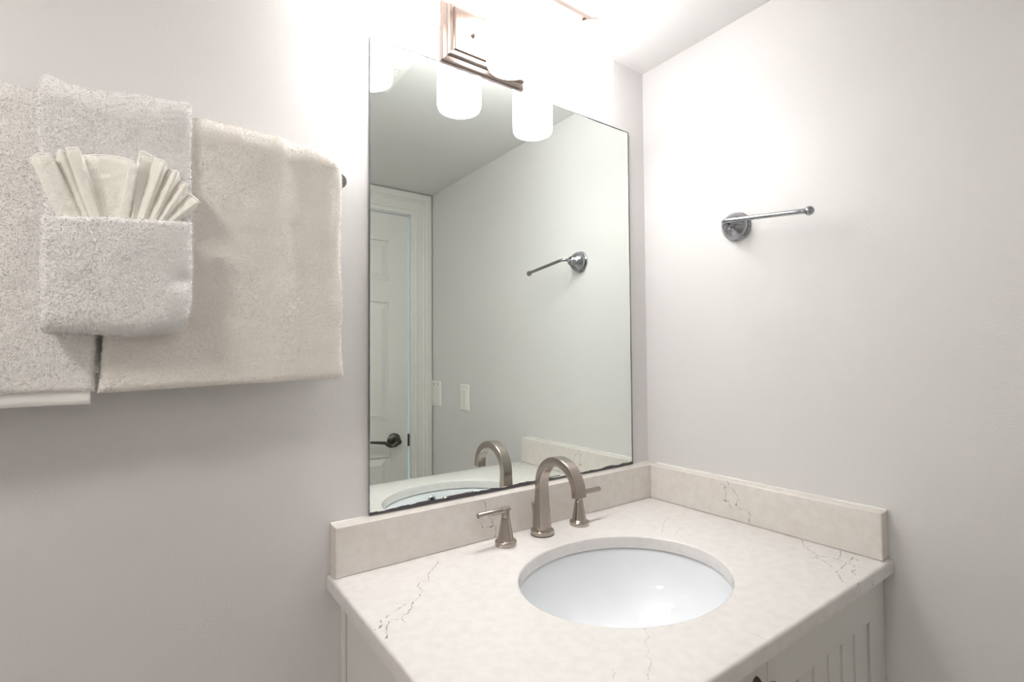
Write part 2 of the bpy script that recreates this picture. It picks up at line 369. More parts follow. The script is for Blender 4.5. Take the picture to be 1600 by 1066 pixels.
# mitred ends: the length end depends on the profile's distance from the opening
def leg_fn(x_in, sgn):
    def f(u, h, t):
        z = FL if t == 0 else DTOP + 0.006 + u
        return Vector((x_in + sgn*u, FRONT + h, min(z, CEIL - 0.002)))
    return f
casing(leg_fn(ci, 1), 0, 1, 'casing_leg'); casing(leg_fn(DX0-0.002, -1), 0, 1, 'casing_leg')
def head_fn(u, h, t):
    x = (DX0 - 0.002 - u) if t == 0 else (ci + u)
    return Vector((x, FRONT + h, min(DTOP + 0.006 + u, CEIL - 0.002)))
casing(head_fn, 0, 1, 'casing_head')
for xx in ((DX1, DX1+0.003),):
    pass
box('jamb', 'trim', (DX1-0.0005, DX1+0.0015, FRONT-WT, FRONT+0.003, FL, DTOP), tr)
box('jamb', 'trim', (DX0-0.0015, DX0+0.0005, FRONT-WT, FRONT+0.003, FL, DTOP), tr)

# panelled door
SX0, SX1 = -0.822, -0.1200
dr = thing('door_1', ((SX0+SX1)/2, FRONT, FL), 'white six-panel door with dark lever handle, seen in the mirror', None, None, 'structure')
yF, yB = FRONT + 0.001, FRONT - 0.034
DT = DTOP - 0.004
cols = [(-0.722, -0.524), (-0.416, -0.2178)]
rows_ = [(-0.68, -0.0839), (0.0726, 0.6327), (0.7319, 0.9218)]
box('slab', 'door', (SX0, SX1, yB, yF-0.0078, FL+0.012, DT), dr)
box('stile', 'door', (SX0, cols[0][0], yF-0.012, yF, FL+0.012, DT), dr, 0.0015)
box('stile', 'door', (cols[0][1], cols[1][0], yF-0.012, yF, FL+0.012, DT), dr, 0.0015)
box('stile', 'door', (cols[1][1], SX1, yF-0.012, yF, FL+0.012, DT), dr, 0.0015)
zz = [FL+0.012, rows_[0][0], rows_[0][1], rows_[1][0], rows_[1][1], rows_[2][0], rows_[2][1], DT]
for i in range(4):
    for c0, c1 in cols:
        box('rail', 'door', (c0-0.001, c1+0.001, yF-0.012, yF-0.0002, zz[2*i], zz[2*i+1]), dr, 0.0015)
for c0, c1 in cols:
    for r0, r1 in rows_:
        rr_ = []
        for ins, h in ((0.0, -0.0095), (0.0, -0.0075), (0.006, -0.0075), (0.010, -0.0070), (0.036, 0.0), (0.040, -0.0012)):
            rr_.append([Vector((c0+ins, yF+h, r0+ins)), Vector((c1-ins, yF+h, r0+ins)), Vector((c1-ins, yF+h, r1-ins)), Vector((c0+ins, yF+h, r1-ins))])
        MB().rows(rr_, True, True, True).build('panel', 'door', dr)
hx, hz = -0.192, -0.010
hd = MB().lathe([(0.033, 0.0), (0.033, 0.004), (0.029, 0.008), (0.029, 0.010), (0.024, 0.014), (0.014, 0.016), (0.0125, 0.022), (0.0125, 0.048), (0.014, 0.052), (0.014, 0.060), (0.011, 0.064)], (hx, yF, hz), 'y', 36).build('lever_handle', 'bronze', dr, None, 40)
pl = []
for i in range(25):
    t = i/24
    pl.append((hx - 0.005 - 0.125*t, yF+0.056 - 0.006*t, hz - 0.016*math.sin(min(1, t*2.2)*math.pi*0.9)*(1 if t < .6 else 1) + 0.018*max(0, t-0.25)**0.8))
MB().tube(pl, [0.0095 - 0.004*(i/24) for i in range(25)], 14).build('lever', 'bronze', hd, None, 50)
box('latch_plate', 'bronze', (SX1-0.004, SX1+0.006, yF-0.026, yF+0.0012, -0.045, 0.0125), dr, 0.0008)

# ------------------------------------------------------------------ vanity cabinet
CX0, CX1, CYF = -0.833, -0.0015, -0.545
cb = thing('vanity_cabinet', ((CX0+CX1)/2, CYF, FL), 'white painted vanity cabinet with beadboard doors under the quartz countertop', 'cabinet')
ZT = -0.0255
box('side_panel', 'cabinet', (CX0, CX0+0.018, CYF+0.02, -0.002, FL, ZT), cb, 0.001)
box('side_panel', 'cabinet', (CX1-0.018, CX1, CYF+0.02, -0.002, FL, ZT), cb, 0.001)
box('scribe_strip', 'cabinet', (CX0-0.006, CX0, -0.018, -0.0005, FL, ZT), cb, 0.0015)
box('back_panel', 'cabinet', (CX0+0.018, CX1-0.018, -0.012, -0.002, FL+0.1, ZT-0.15), cb)
box('bottom_panel', 'cabinet', (CX0+0.018, CX1-0.018, CYF+0.04, -0.012, FL+0.1, FL+0.116), cb)
box('toe_kick', 'cabinet', (CX0+0.018, CX1-0.018, CYF+0.07, CYF+0.082, FL, FL+0.10), cb)
XM = -0.4235
for (a, b, kn) in ((CX0, XM-0.0008, True), (XM+0.0008, CX1, False)):
    d = box('door', 'cabinet', (a+0.001, b, CYF+0.008, CYF+0.020, FL+0.105, ZT), cb)
    ST = 0.067; zb, zt = FL+0.105, ZT-0.0004
    box('stile', 'cabinet', (a, a+ST, CYF, CYF+0.0205, zb, zt), d, 0.001)
    box('stile', 'cabinet', (b-ST, b, CYF, CYF+0.0205, zb, zt), d, 0.001)
    box('rail', 'cabinet', (a+ST-0.001, b-ST+0.001, CYF+0.0001, CYF+0.0205, zt-0.0745, zt), d, 0.0008)
    box('rail', 'cabinet', (a+ST-0.001, b-ST+0.001, CYF+0.0001, CYF+0.0205, zb, zb+0.085), d, 0.0008)
    # beadboard planks with a round bead between them
    x = b - ST - 0.0625
    n = int((x - (a+ST))/0.0508)
    edges = [a+ST] + [x - 0.0508*k for k in range(n, -1, -1)] + [b-ST]
    for k, (p, q) in enumerate(zip(edges[:-1], edges[1:])):
        if q-p < 0.004: continue
        box('plank', 'cabinet', (p+(0.0075 if k else 0.0), q-0.0015, CYF+0.0045, CYF+0.010, zb+0.08, zt-0.07), d, 0.0009)
        if k:
            MB().tube([(p+0.0029, CYF+0.0070, zb+0.08), (p+0.0029, CYF+0.0070, zt-0.07)], 0.0024, 10).build('bead', 'cabinet', d, None, 60)
    if kn:
        MB().lathe([(0.009, 0.0), (0.008, -0.003), (0.0055, -0.006), (0.0055, -0.013), (0.011, -0.018), (0.0135, -0.023), (0.012, -0.028), (0.006, -0.0305)], (b-0.030, CYF, -0.0615), 'y', 28).build('knob', 'knob', d, None, 60)

# ------------------------------------------------------------------ countertop with oval cut-out
SKX, SKY, SA, SB = -0.4401, -0.3068, 0.198, 0.163
TX0, TX1, TY0, TY1, TH = -0.8630, -0.0005, -0.5625, -0.0005, 0.025
def square_ring():
    pts = []
    for side in range(4):
        for k in range(28):
            t = -1 + 2*k/28
            pts.append(((t, -1), (1, t), (-t, 1), (-1, -t))[side])
    return pts
SQ = square_ring()
def rect_row(ins, z):
    return [Vector(((TX0+ins) + (sx+1)/2*((TX1-ins)-(TX0+ins)), (TY0+ins) + (sy+1)/2*((TY1-ins)-(TY0+ins)), z)) for sx, sy in SQ]
ANG = []
for sx, sy in SQ:
    px, py = TX0+(sx+1)/2*(TX1-TX0)-SKX, TY0+(sy+1)/2*(TY1-TY0)-SKY
    ANG.append(math.atan2(py/SB, px/SA))
def ell_row(grow, z): return [Vector((SKX+(SA+grow)*math.cos(a), SKY+(SB+grow)*math.sin(a), z)) for a in ANG]
R_ = 0.005
rows = [ell_row(0, -TH+0.001), rect_row(0.001, -TH), rect_row(0.0, -TH+0.001)]
for k in range(5):
    a = math.pi/2*k/4; rows.append(rect_row(R_*(1-math.cos(a)), -R_*(1-math.sin(a))))
rows.append([p.lerp(q, 0.5) for p, q in zip(rect_row(R_, 0), ell_row(0.0035, 0))])
for k in range(5):
    a = math.pi/2*(1-k/4); rows.append(ell_row(0.0035*(1-math.cos(a)), -0.0035*(1-math.sin(a))))
rows.append(ell_row(0, -TH+0.001))
mb = MB(); mb.rows(rows, True); bmesh.ops.remove_doubles(mb.bm, verts=mb.bm.verts[:], dist=1e-6)
o = mb.build('countertop', 'quartz_top', None, (0, 0, 0), 40)
tag(o, 'white quartz vanity countertop with dark hairline veins and an oval sink cut-out', 'countertop')
BH, BT = 0.0864, 0.032
bs = box('backsplash', 'quartz_back', (-0.8569, -0.0005, -BT, -0.0005, 0.0003, BH), None, 0.0016, (0, 0, 0))
tag(bs, 'quartz backsplash strip running along the wall below the mirror', 'backsplash')
bs2 = box('backsplash', 'quartz_side', (-BT, -0.0005, -0.5546, -BT-0.0003, 0.0003, BH), None, 0.0016, (0, 0, 0))
tag(bs2, 'quartz side splash strip against the right wall below the chrome towel arm', 'backsplash')
# irregular caulk beads where the splash meets the wall
def caulk(parent, p0, p1, n=60):
    p0, p1 = Vector(p0), Vector(p1); pts, rr = [], []
    for i in range(n+1):
        t = i/n; pts.append(p0.lerp(p1, t)); rr.append(0.0018 + 0.0011*random.random())
    MB().tube(pts, rr, 8).build('caulk', 'caulk', parent, None, 80)
caulk(bs, (-0.8565, -0.0015, BH), (-0.002, -0.0015, BH)); caulk(bs2, (-0.0015, -BT, BH), (-0.0015, -0.554, BH))

# ------------------------------------------------------------------ sink
sk = thing('sink', (SKX, SKY, -0.17), 'white oval porcelain undermount sink below the countertop', 'sink')
def bowl(fs, N=72):
    return [[Vector((SKX+(SA*f)*math.cos(2*math.pi*k/N), SKY+(SB*f)*math.sin(2*math.pi*k/N), z)) for k in range(N)] for f, z in fs]
inner = [(1.09, -0.0262), (1.035, -0.0262), (1.015, -0.0275), (1.005, -0.031), (0.995, -0.040), (0.975, -0.058), (0.94, -0.078), (0.88, -0.098), (0.79, -0.116), (0.67, -0.131), (0.52, -0.142), (0.36, -0.149), (0.22, -0.153), (0.125, -0.156)]
outer = [(0.125, -0.168), (0.36, -0.161), (0.54, -0.154), (0.70, -0.142), (0.83, -0.126), (0.93, -0.105), (0.99, -0.082), (1.03, -0.05), (1.04, -0.036), (1.09, -0.034)]
mb = MB(); mb.rows(bowl(inner + outer + inner[:1]), True); bmesh.ops.remove_doubles(mb.bm, verts=mb.bm.verts[:], dist=1e-6)
bw = mb.build('bowl', 'porcelain', sk, None, 50)
MB().lathe([(0.0, -0.0), (0.010, 0.0), (0.0155, 0.0006), (0.0215, 0.0024), (0.0225, 0.001), (0.0225, -0.012), (0.012, -0.02)], (SKX, SKY, -0.1555), 'z', 36).build('drain', 'chrome', sk, None, 40)
oy = SKY - SB*0.985
ov = MB().lathe([(0.0115, -0.001), (0.0125, 0.002), (0.0105, 0.0042), (0.0075, 0.003), (0.0070, 0.0008)], (-0.432, oy, -0.048), 'y', 30).build('overflow_ring', 'chrome', sk, None, 50)
MB().lathe([(0.0068, 0.0), (0.0068, 0.0018)], (-0.432, oy, -0.048), 'y', 24).build('overflow_hole', 'dark_hole', ov)

# ------------------------------------------------------------------ faucet
FX, FY = -0.4365, -0.0725
fc = thing('faucet', (FX, FY, 0), 'brushed nickel widespread faucet with curved spout and two lever handles', 'faucet')
# spout: flared round foot turning into a flat ribbon arc
SR = 0.0572; cz = 0.106
path = [Vector((FX, FY, 0.008 + (cz-0.008)*i/16)) for i in range(17)] + arc((FY-SR, cz), SR, 0, 180, 30, x=FX)[1:] + [Vector((FX, FY-2*SR-0.0006, cz-0.004))]
m_ = len(path)
def spout_sec(t):
    h = min(1.0, t*(m_-1)/16)
    k = 1-(1-h)**1.7
    rx = 0.0178*(1-k) + 0.0122*k; ry = 0.0178*(1-k) + 0.0092*k
    ee = 2.6 + 7.0*min(1, h*1.6)
    pts = []
    for i in range(32):
        a = 2*math.pi*i/32; c, s_ = math.cos(a), math.sin(a)
        pts.append((rx*math.copysign(abs(c)**(2/ee), c), ry*math.copysign(abs(s_)**(2/ee), s_)))
    return pts
sp = MB().tube(path, 0, sect=spout_sec).build('spout', 'nickel', fc, None, 28)
MB().lathe([(0.0235, 0.0003), (0.0245, 0.0022), (0.0245, 0.0095), (0.0235, 0.0112), (0.0195, 0.0125), (0.0185, 0.0145)], (FX, FY, 0), 'z', 48).build('spout_base', 'nickel', sp, None, 20)
MB().lathe([(0.0246, 0.0001), (0.0252, 0.0012), (0.0240, 0.0024)], (FX, FY, 0), 'z', 48).build('base_gasket', 'dark_hole', sp, None, 35)
MB().lathe([(0.0022, 0.002), (0.0022, 0.040), (0.0028, 0.046), (0.0042, 0.058), (0.0042, 0.0598), (0.0030, 0.0606)], (FX, FY+0.029, 0), 'z', 16).build('lift_rod', 'nickel', sp, None, 40)
for hx_, sg in ((-0.534, -1), (-0.333, 1)):
    hy = -0.0765
    h = MB().lathe([(0.0165, 0.010), (0.0150, 0.018), (0.0125, 0.032), (0.0100, 0.047), (0.0090, 0.0535), (0.0084, 0.0542)], (hx_, hy, 0), 'z', 40).build('handle', 'nickel', fc, None, 20)
    MB().lathe([(0.0212, 0.0003), (0.0217, 0.0022), (0.0217, 0.0082), (0.0207, 0.0100), (0.0172, 0.0112), (0.0160, 0.0125)], (hx_, hy, 0), 'z', 44).build('handle_base', 'nickel', h, None, 20)
    MB().lathe([(0.0079, 0.0536), (0.0079, 0.0552)], (hx_, hy, 0), 'z', 30).build('handle_gap', 'dark_hole', h)
    MB().lathe([(0.0086, 0.0550), (0.0086, 0.0690), (0.0066, 0.0725)], (hx_, hy, 0), 'z', 36).build('neck', 'nickel', h, None, 40)
    MB().lathe([(0.0056, -0.0098), (0.0066, -0.0092), (0.0066, 0.0092), (0.0056, 0.0098)], (hx_, hy, 0.0695), 'x', 28).build('lever_hub', 'nickel', h, None, 40)
    MB().lathe([(0.0058, sg*0.009), (0.0058, sg*0.0640), (0.0052, sg*0.0652), (0.0030, sg*0.0654)], (hx_, hy, 0.0695), 'x', 28).build('lever', 'nickel', h, None, 40)

# ------------------------------------------------------------------ mirror
MX0, MX1, MZ0, MZ1 = -0.7888, -0.0692, 0.0885, 0.9851
mr_ = thing('mirror', ((MX0+MX1)/2, 0, MZ0), 'frameless rectangular wall mirror with a blackened lower edge above the backsplash', 'mirror')
box('backing', 'mirror_side', (MX0, MX1, -0.0058, -0.0004, MZ0, MZ1), mr_)
box('glass', 'mirror', (MX0+0.0003, MX1-0.0003, -0.0062, -0.0056, MZ0+0.0003, MZ1-0.0003), mr_)
def ragged(name, p0, p1, inward, wmin, wmax, n=160, m='mirror_edge', seed=1, wf=None):
    """desilvered strip along an edge with a ragged inner outline"""
    rg = random.Random(seed); p0, p1, inward = Vector(p0), Vector(p1), Vector(inward)
    ws = []; wcur = (wmin+wmax)/2
    for i in range(n+1):
        wcur += (rg.random()-0.5)*(wmax-wmin)*0.55; wcur = min(wmax, max(wmin, wcur)); ws.append(wcur*(wf(i/n) if wf else 1))
    rows = []
    for i in range(n+1):
        p = p0.lerp(p1, i/n); q = p + inward*ws[i]
        rows.append([p + Vector((0, -0.00635, 0)), q + Vector((0, -0.00635, 0)), q + Vector((0, -0.0060, 0)), p + Vector((0, -0.0060, 0))])
    MB().rows(rows, True, True, True).build(name, m, mr_)
ragged('blackened_edge', (MX0, 0, MZ0), (MX1, 0, MZ0), (0, 0, 1), 0.0042, 0.0078, 220, seed=3)
ragged('blackened_edge', (MX1, 0, MZ0), (MX1, 0, MZ1), (-1, 0, 0), 0.0030, 0.0038, 120, seed=5)
ragged('blackened_edge', (MX0, 0, MZ1), (MX1, 0, MZ1), (0, 0, -1), 0.0010, 0.0032, 200, seed=8)
ragged('blackened_edge', (MX0, 0, MZ0), (MX0, 0, MZ1), (1, 0, 0), 0.0004, 0.0012, 120, seed=9)

# ------------------------------------------------------------------ vanity light
LX, LY, BARZ = -0.536, -0.112, 1.1405
vl = thing('vanity_light', (LX, 0, 0.988), 'satin nickel three-light vanity fixture with glowing white cylinder shades above the mirror', 'light fixture')
def plate(x0, x1, z0, z1, steps):
    rows = []
    for ins, y in steps:
        rows.append([Vector((x0+ins, y, z0+ins)), Vector((x1-ins, y, z0+ins)), Vector((x1-ins, y, z1-ins)), Vector((x0+ins, y, z1-ins))])
    return MB().rows(rows, True, True, True)
bp = plate(-0.640, -0.430, 0.9885, 1.1130, [(0, -0.0006), (0, -0.010), (0.002, -0.013), (0.010, -0.018), (0.012, -0.018)]).build('backplate', 'bright_nickel', vl)
plate(-0.632, -0.438, 0.9965, 1.1050, [(0, -0.0165), (0.001, -0.024), (0.003, -0.026), (0.010, -0.027), (0.011, -0.033), (0.013, -0.034)]).build('raised_panel', 'bright_nickel', bp)
for sx in (-0.578, -0.494):
    MB().lathe([(0.006, -0.033), (0.0058, -0.036), (0.003, -0.040), (0.0012, -0.041)], (sx, 0, 1.0475), 'y', 4).build('cap_nut', 'bright_nickel', vl)
box('bar', 'bright_nickel', (LX-0.232, LX+0.232, LY-0.0055, LY+0.0055, BARZ-0.0055, BARZ+0.0055), vl, 0.0008)
for sg in (-1, 1):
    box('end_cap', 'bright_nickel', (LX+sg*0.228, LX+sg*0.247, LY-0.0075, LY+0.0075, BARZ-0.0075, BARZ+0.0075), vl, 0.001)
MB().tube([(LX, -0.030, 1.060), (LX, -0.060, 1.064), (LX, -0.090, 1.085), (LX, -0.106, 1.115), (LX, LY, BARZ)], 0.0065, 14).build('arm', 'bright_nickel', vl, None, 60)
for k in (-1, 0, 1):
    cx = LX + k*0.219
    MB().lathe([(0.010, 1.1345), (0.019, 1.1335), (0.020, 1.1180), (0.010, 1.1160)], (cx, LY, 0), 'z', 30).build('socket_cup', 'bright_nickel', vl, None, 40)
    prof_o = [(0.012, 1.1185), (0.028, 1.1180), (0.040, 1.1145), (0.0475, 1.1070), (0.0512, 1.0960), (0.0515, 1.085), (0.0515, 0.972), (0.0505, 0.9635), (0.0480, 0.9585), (0.0455, 0.9580), (0.0455, 0.962), (0.0475, 0.970), (0.0475, 1.085), (0.044, 1.102), (0.036, 1.111), (0.012, 1.1150)]
    MB().lathe(prof_o + prof_o[:1], (cx, LY, 0), 'z', 48, False, False).build('shade', 'shade', vl, None, 60)
    MB().lathe([(0.008, 1.1165), (0.010, 1.095)] + [(0.021*math.sin(math.pi*(0.18+0.82*q/12)) + 1e-4, 1.064 + 0.021*math.cos(math.pi*(0.18+0.82*q/12))) for q in range(13)], (cx, LY, 0), 'z', 24, True, False).build('bulb', 'bulb', vl, None, 80)

# fill lamp added out of view at left, to brighten the towel fronts
dm = thing('fill_lamp', (-1.75, -0.62, CEIL), 'round fill lamp with white glass dome, added unseen over the left half of the room', 'fill lamp')
MB().lathe([(0.150, -0.0005), (0.150, -0.016), (0.143, -0.022), (0.136, -0.020)], (-1.75, -0.62, CEIL), 'z', 48).build('trim_ring', 'bright_nickel', dm, None, 40)
MB().lathe([(0.138*math.cos(math.pi/2*q/10)+1e-4, -0.018 - 0.06*math.sin(math.pi/2*q/10)) for q in range(11)], (-1.75, -0.62, CEIL), 'z', 48, True, False).build('glass_dome', 'dome', dm, None, 80)

# ------------------------------------------------------------------ chrome towel arm on the right wall
ay, az = -0.272, 0.679
ta = thing('towel_holder', (0, ay, az), 'chrome open towel arm with round stepped rosette on the right wall', 'towel holder')
MB().lathe([(0.0335, -0.0004), (0.0335, -0.0035), (0.0315, -0.0055), (0.0306, -0.0065)], (0, ay, az), 'x', 48).build('wall_flange', 'chrome', ta, None, 30)
MB().lathe([(0.0286, -0.006), (0.0286, -0.0095)], (0, ay, az), 'x', 48).build('groove', 'bronze', ta, None, 30)
MB().lathe([(0.0297, -0.0092), (0.0317, -0.0108), (0.0317, -0.0128), (0.0293, -0.0180), (0.0243, -0.0255), (0.0185, -0.0310), (0.0162, -0.0325), (0.0162, -0.0350), (0.0144, -0.0365), (0.0144, -0.0420), (0.0121, -0.0450), (0.0095, -0.0465)], (0, ay, az), 'x', 48).build('rosette', 'chrome', ta, None, 35)
pts = [(-0.044, ay, az), (-0.052, ay, az)]
for i in range(11):
    a = math.radians(90*i/10); pts.append((-0.052 - 0.017*math.sin(a), ay - 0.017*(1-math.cos(a)), az + 0.001))
y1 = -0.440
for i in range(1, 9):
    t = i/8; pts.append((-0.069, ay-0.017 + (y1-(ay-0.017))*t, az+0.001 - 0.0165*t))
pts += [(-0.0685, -0.446, 0.6630), (-0.0665, -0.452, 0.6625), (-0.0640, -0.457, 0.6625)]
MB().tube(pts, 0.0051, 18).build('arm', 'chrome', ta, None, 60)
MB().lathe([(0.0092*math.sin(math.pi*k/14) + 1e-5, -0.0092*math.cos(math.pi*k/14)) for k in range(15)], (-0.0635, -0.4585, 0.6622), 'z', 24, False, False).build('ball_tip', 'chrome', ta, None, 80)

# ------------------------------------------------------------------ switch plates on the right wall near the door
def wall_plate(name, yc, zc, wd, ht, label):
    t = thing(name, (0, yc, zc), label, 'switch')
    rows = []
    for ins, x in ((0, -0.0004), (0.0, -0.002), (0.0035, -0.0055), (0.006, -0.006)):
        rows.append([Vector((x, yc-wd/2+ins, zc-ht/2+ins)), Vector((x, yc+wd/2-ins, zc-ht/2+ins)), Vector((x, yc+wd/2-ins, zc+ht/2-ins)), Vector((x, yc-wd/2+ins, zc+ht/2-ins))])
    MB().rows(rows, True, True, True).build('plate', 'plastic', t)
    return t
def wscrew(t, y, z):
    MB().lathe([(0.0034, -0.0055), (0.0034, -0.0066), (0.0022, -0.0072)], (0, y, z), 'x', 14).build('screw', 'screw', t)
t = wall_plate('light_switch', -1.2685, 0.2030, 0.091, 0.123, 'white double light switch plate beside the door casing')
for dy, tilt in ((-0.019, 1), (0.019, -1)):
    yc, zc = -1.2685+dy, 0.203
    rows = []
    for z_, dx in ((zc-0.034, -0.0068 - (0.004 if tilt > 0 else 0.0)), (zc, -0.0075), (zc+0.034, -0.0068 - (0.004 if tilt < 0 else 0.0))):
        rows.append([Vector((dx, yc-0.0115, z_)), Vector((dx, yc+0.0115, z_)), Vector((-0.004, yc+0.0115, z_)), Vector((-0.004, yc-0.0115, z_))])
    MB().rows(rows, True, True, True).build('rocker', 'plastic', t)
    wscrew(t, yc, zc+0.046); wscrew(t, yc, zc-0.048)
    box('indicator', 'marking', (-0.0065, -0.0055, yc-0.004, yc+0.004, zc+0.0385, zc+0.0405), t)
t = wall_plate('timer_switch', -1.003, 0.199, 0.074, 0.116, 'white single timer switch plate with a column of buttons, nearer the mirror')
box('button_panel', 'plastic', (-0.0105, -0.005, -1.003-0.0165, -1.003+0.0165, 0.199-0.0335, 0.199+0.0335), t, 0.001)
for k in range(5):
    zc = 0.199+0.026-0.013*k
    box('button', 'plastic', (-0.0120, -0.0100, -1.003-0.0125, -1.003+0.004, zc-0.0045, zc+0.0045), t, 0.0008)
    box('indicator', 'marking', (-0.0112, -0.0103, -1.003+0.007, -1.003+0.011, zc-0.002, zc+0.002), t)

# ------------------------------------------------------------------ exhaust vent on the ceiling
vx0, vx1, vy0, vy1 = -0.800, -0.556, -0.500, -0.340
ev = thing('exhaust_vent', ((vx0+vx1)/2, (vy0+vy1)/2, CEIL), 'white rectangular exhaust fan cover on the ceiling, seen in the mirror', 'vent')
rows = []
for ins, dz in ((0, -0.0004), (0, -0.009), (0.002, -0.012), (0.016, -0.013), (0.018, -0.009)):
    rows.append([Vector((vx0+ins, vy0+ins, CEIL+dz)), Vector((vx1-ins, vy0+ins, CEIL+dz)), Vector((vx1-ins, vy1-ins, CEIL+dz)), Vector((vx0+ins, vy1-ins, CEIL+dz))])
MB().rows(rows, True, True, True).build('cover', 'plastic', ev)
for k in range(9):
    yy = vy0+0.026 + k*0.0135
    box('slat', 'plastic', (vx0+0.017, vx1-0.017, yy-0.004, yy+0.004, CEIL-0.0125, CEIL-0.0085), ev, 0.0008)

# ------------------------------------------------------------------ towel bar
BZ, BY = 0.690, -0.050          # centre of the towels' bend
RZ = 0.680                      # the bar itself
tb = thing('towel_bar', (-1.155, 0, RZ), 'chrome towel bar behind the hanging white towels', 'towel bar')
MB().lathe([(0.0075, -0.335), (0.0075, 0.295)], (-1.155, BY, RZ), 'x', 24).build('bar', 'chrome', tb, None, 40)
for px_ in (-0.8600, -1.49):
    p_ = MB().lathe([(0.0140, -0.0004), (0.0140, -0.004), (0.0105, -0.008), (0.0095, -0.036), (0.0125, -0.042), (0.0130, -0.056), (0.0100, -0.060)], (px_, 0, RZ), 'y', 32).build('post', 'chrome', tb, None, 40)

# ------------------------------------------------------------------ terry towels
def vnoise(P, scale, seed):
    """value noise in 3-D, P (n,3) -> (n,) in -1..1"""
    Q = P*scale; I = np.floor(Q).astype(np.int64); F = Q-I; F = F*F*(3-2*F)
    out = np.zeros(len(P))
    for dx in (0, 1):
        for dy in (0, 1):
            for dz in (0, 1):
                h = (I[:, 0]+dx)*374761393 + (I[:, 1]+dy)*668265263 + (I[:, 2]+dz)*2147483647 + seed*1274126177
                h = (h ^ (h >> 13))*1274126177; h = h ^ (h >> 16)
                val = (h & 0xFFFF)/32767.5 - 1.0
                out += val*(F[:, 0] if dx else 1-F[:, 0])*(F[:, 1] if dy else 1-F[:, 1])*(F[:, 2] if dz else 1-F[:, 2])
    return out

def grid_mesh(name, G, wrap=True, caps=True):
    """G (rows, n, 3) -> mesh"""
    r, n, _ = G.shape
    V_ = G.reshape(-1, 3)
    i = np.arange(r-1)[:, None]*n; j = np.arange(n if wrap else n-1)[None, :]
    j2 = (j+1) % n
    q = np.stack([i+j, i+j2, i+n+j2, i+n+j], -1).reshape(-1, 4)
    me = bpy.data.meshes.new(name)
    me.vertices.add(len(V_)); me.vertices.foreach_set('co', V_.astype(np.float32).ravel())
    nf = len(q); me.loops.add(nf*4); me.loops.foreach_set('vertex_index', q.ravel().astype(np.int32))
    me.polygons.add(nf); me.polygons.foreach_set('loop_start', np.arange(nf, dtype=np.int32)*4)
    me.polygons.foreach_set('use_smooth', np.ones(nf, dtype=bool))
    me.update(calc_edges=True); me.validate()
    return me

def resample(path, step):
    P = np.array(path, float); d = np.r_[0, np.cumsum(np.linalg.norm(np.diff(P, axis=0), axis=1))]
    n = max(4, int(d[-1]/step)); s = np.linspace(0, d[-1], n)
    return np.stack([np.interp(s, d, P[:, k]) for k in range(P.shape[1])], 1), s

def towel(name, m, path, thick, xfun, warp, parent=None, origin=None, step=0.0015, fuzz=0.0005, seed=1, round_end=True, tfun=None, pile=0.0):
    """path: (y, z) polyline swept by a rounded strip; xfun(s, z) -> (x0, x1); warp(P) moves the points"""
    P, s = resample(path, step); r = len(P)
    T = np.gradient(P, axis=0); T /= np.linalg.norm(T, axis=1)[:, None]
    Nn = np.stack([-T[:, 1], T[:, 0]], 1)
    w0 = np.mean([xfun(a, b)[1]-xfun(a, b)[0] for a, b in ((s[0], P[0, 1]), (s[-1], P[-1, 1]))])
    nx = int(w0/step); ne = 7
    # section: u in [0,1] along x plus end rounding, v in -1..1 through the thickness
    loop = [(u, 1.0, 0.0) for u in np.linspace(0, 1, nx)]
    loop += [(1.0, math.cos(math.pi*k/(ne+1)), math.sin(math.pi*k/(ne+1))) for k in range(1, ne+1)]
    loop += [(u, -1.0, 0.0) for u in np.linspace(1, 0, nx)]
    loop += [(0.0, -math.cos(math.pi*k/(ne+1)), -math.sin(math.pi*k/(ne+1))) for k in range(1, ne+1)]
    loop = np.array(loop)
    G = np.zeros((r, len(loop), 3)); OUT = np.zeros_like(G)
    L = s[-1]
    for i in range(r):
        th = thick if tfun is None else tfun(s[i]/L)
        e = min(s[i], L-s[i]); h = th/2
        f = math.sqrt(max(0.0, 1-(1-min(1, e/h))**2)) if round_end else 1.0
        hh = h*max(f, 0.03)
        x0, x1 = xfun(s[i], P[i, 1])
        x0 += h; x1 -= h
        G[i, :, 0] = x0 + (x1-x0)*loop[:, 0] + loop[:, 2]*h
        G[i, :, 1] = P[i, 0] + Nn[i, 0]*loop[:, 1]*hh
        G[i, :, 2] = P[i, 1] + Nn[i, 1]*loop[:, 1]*hh
        OUT[i, :, 0] = loop[:, 2]; OUT[i, :, 1] = Nn[i, 0]*loop[:, 1]; OUT[i, :, 2] = Nn[i, 1]*loop[:, 1]
    A = G.reshape(-1, 3); O_ = OUT.reshape(-1, 3); O_ /= np.maximum(1e-6, np.linalg.norm(O_, axis=1))[:, None]
    rg = np.random.default_rng(seed)
    d = fuzz*(0.75*rg.uniform(-1, 1, len(A)) + 0.35*vnoise(A, 420, seed)) + 0.0011*vnoise(A, 45, seed+2) + 0.0010*vnoise(A*np.array([1, 1, .35]), 22, seed+3)
    A = A + O_*d[:, None] + fuzz*0.4*rg.uniform(-1, 1, A.shape)
    A = warp(A)
    GG = A.reshape(G.shape).copy()
    o = link(name, grid_mesh(name, GG), m, parent, origin)
    if pile:
        terry_pile(o, GG, m, pile, seed+50)
    return o

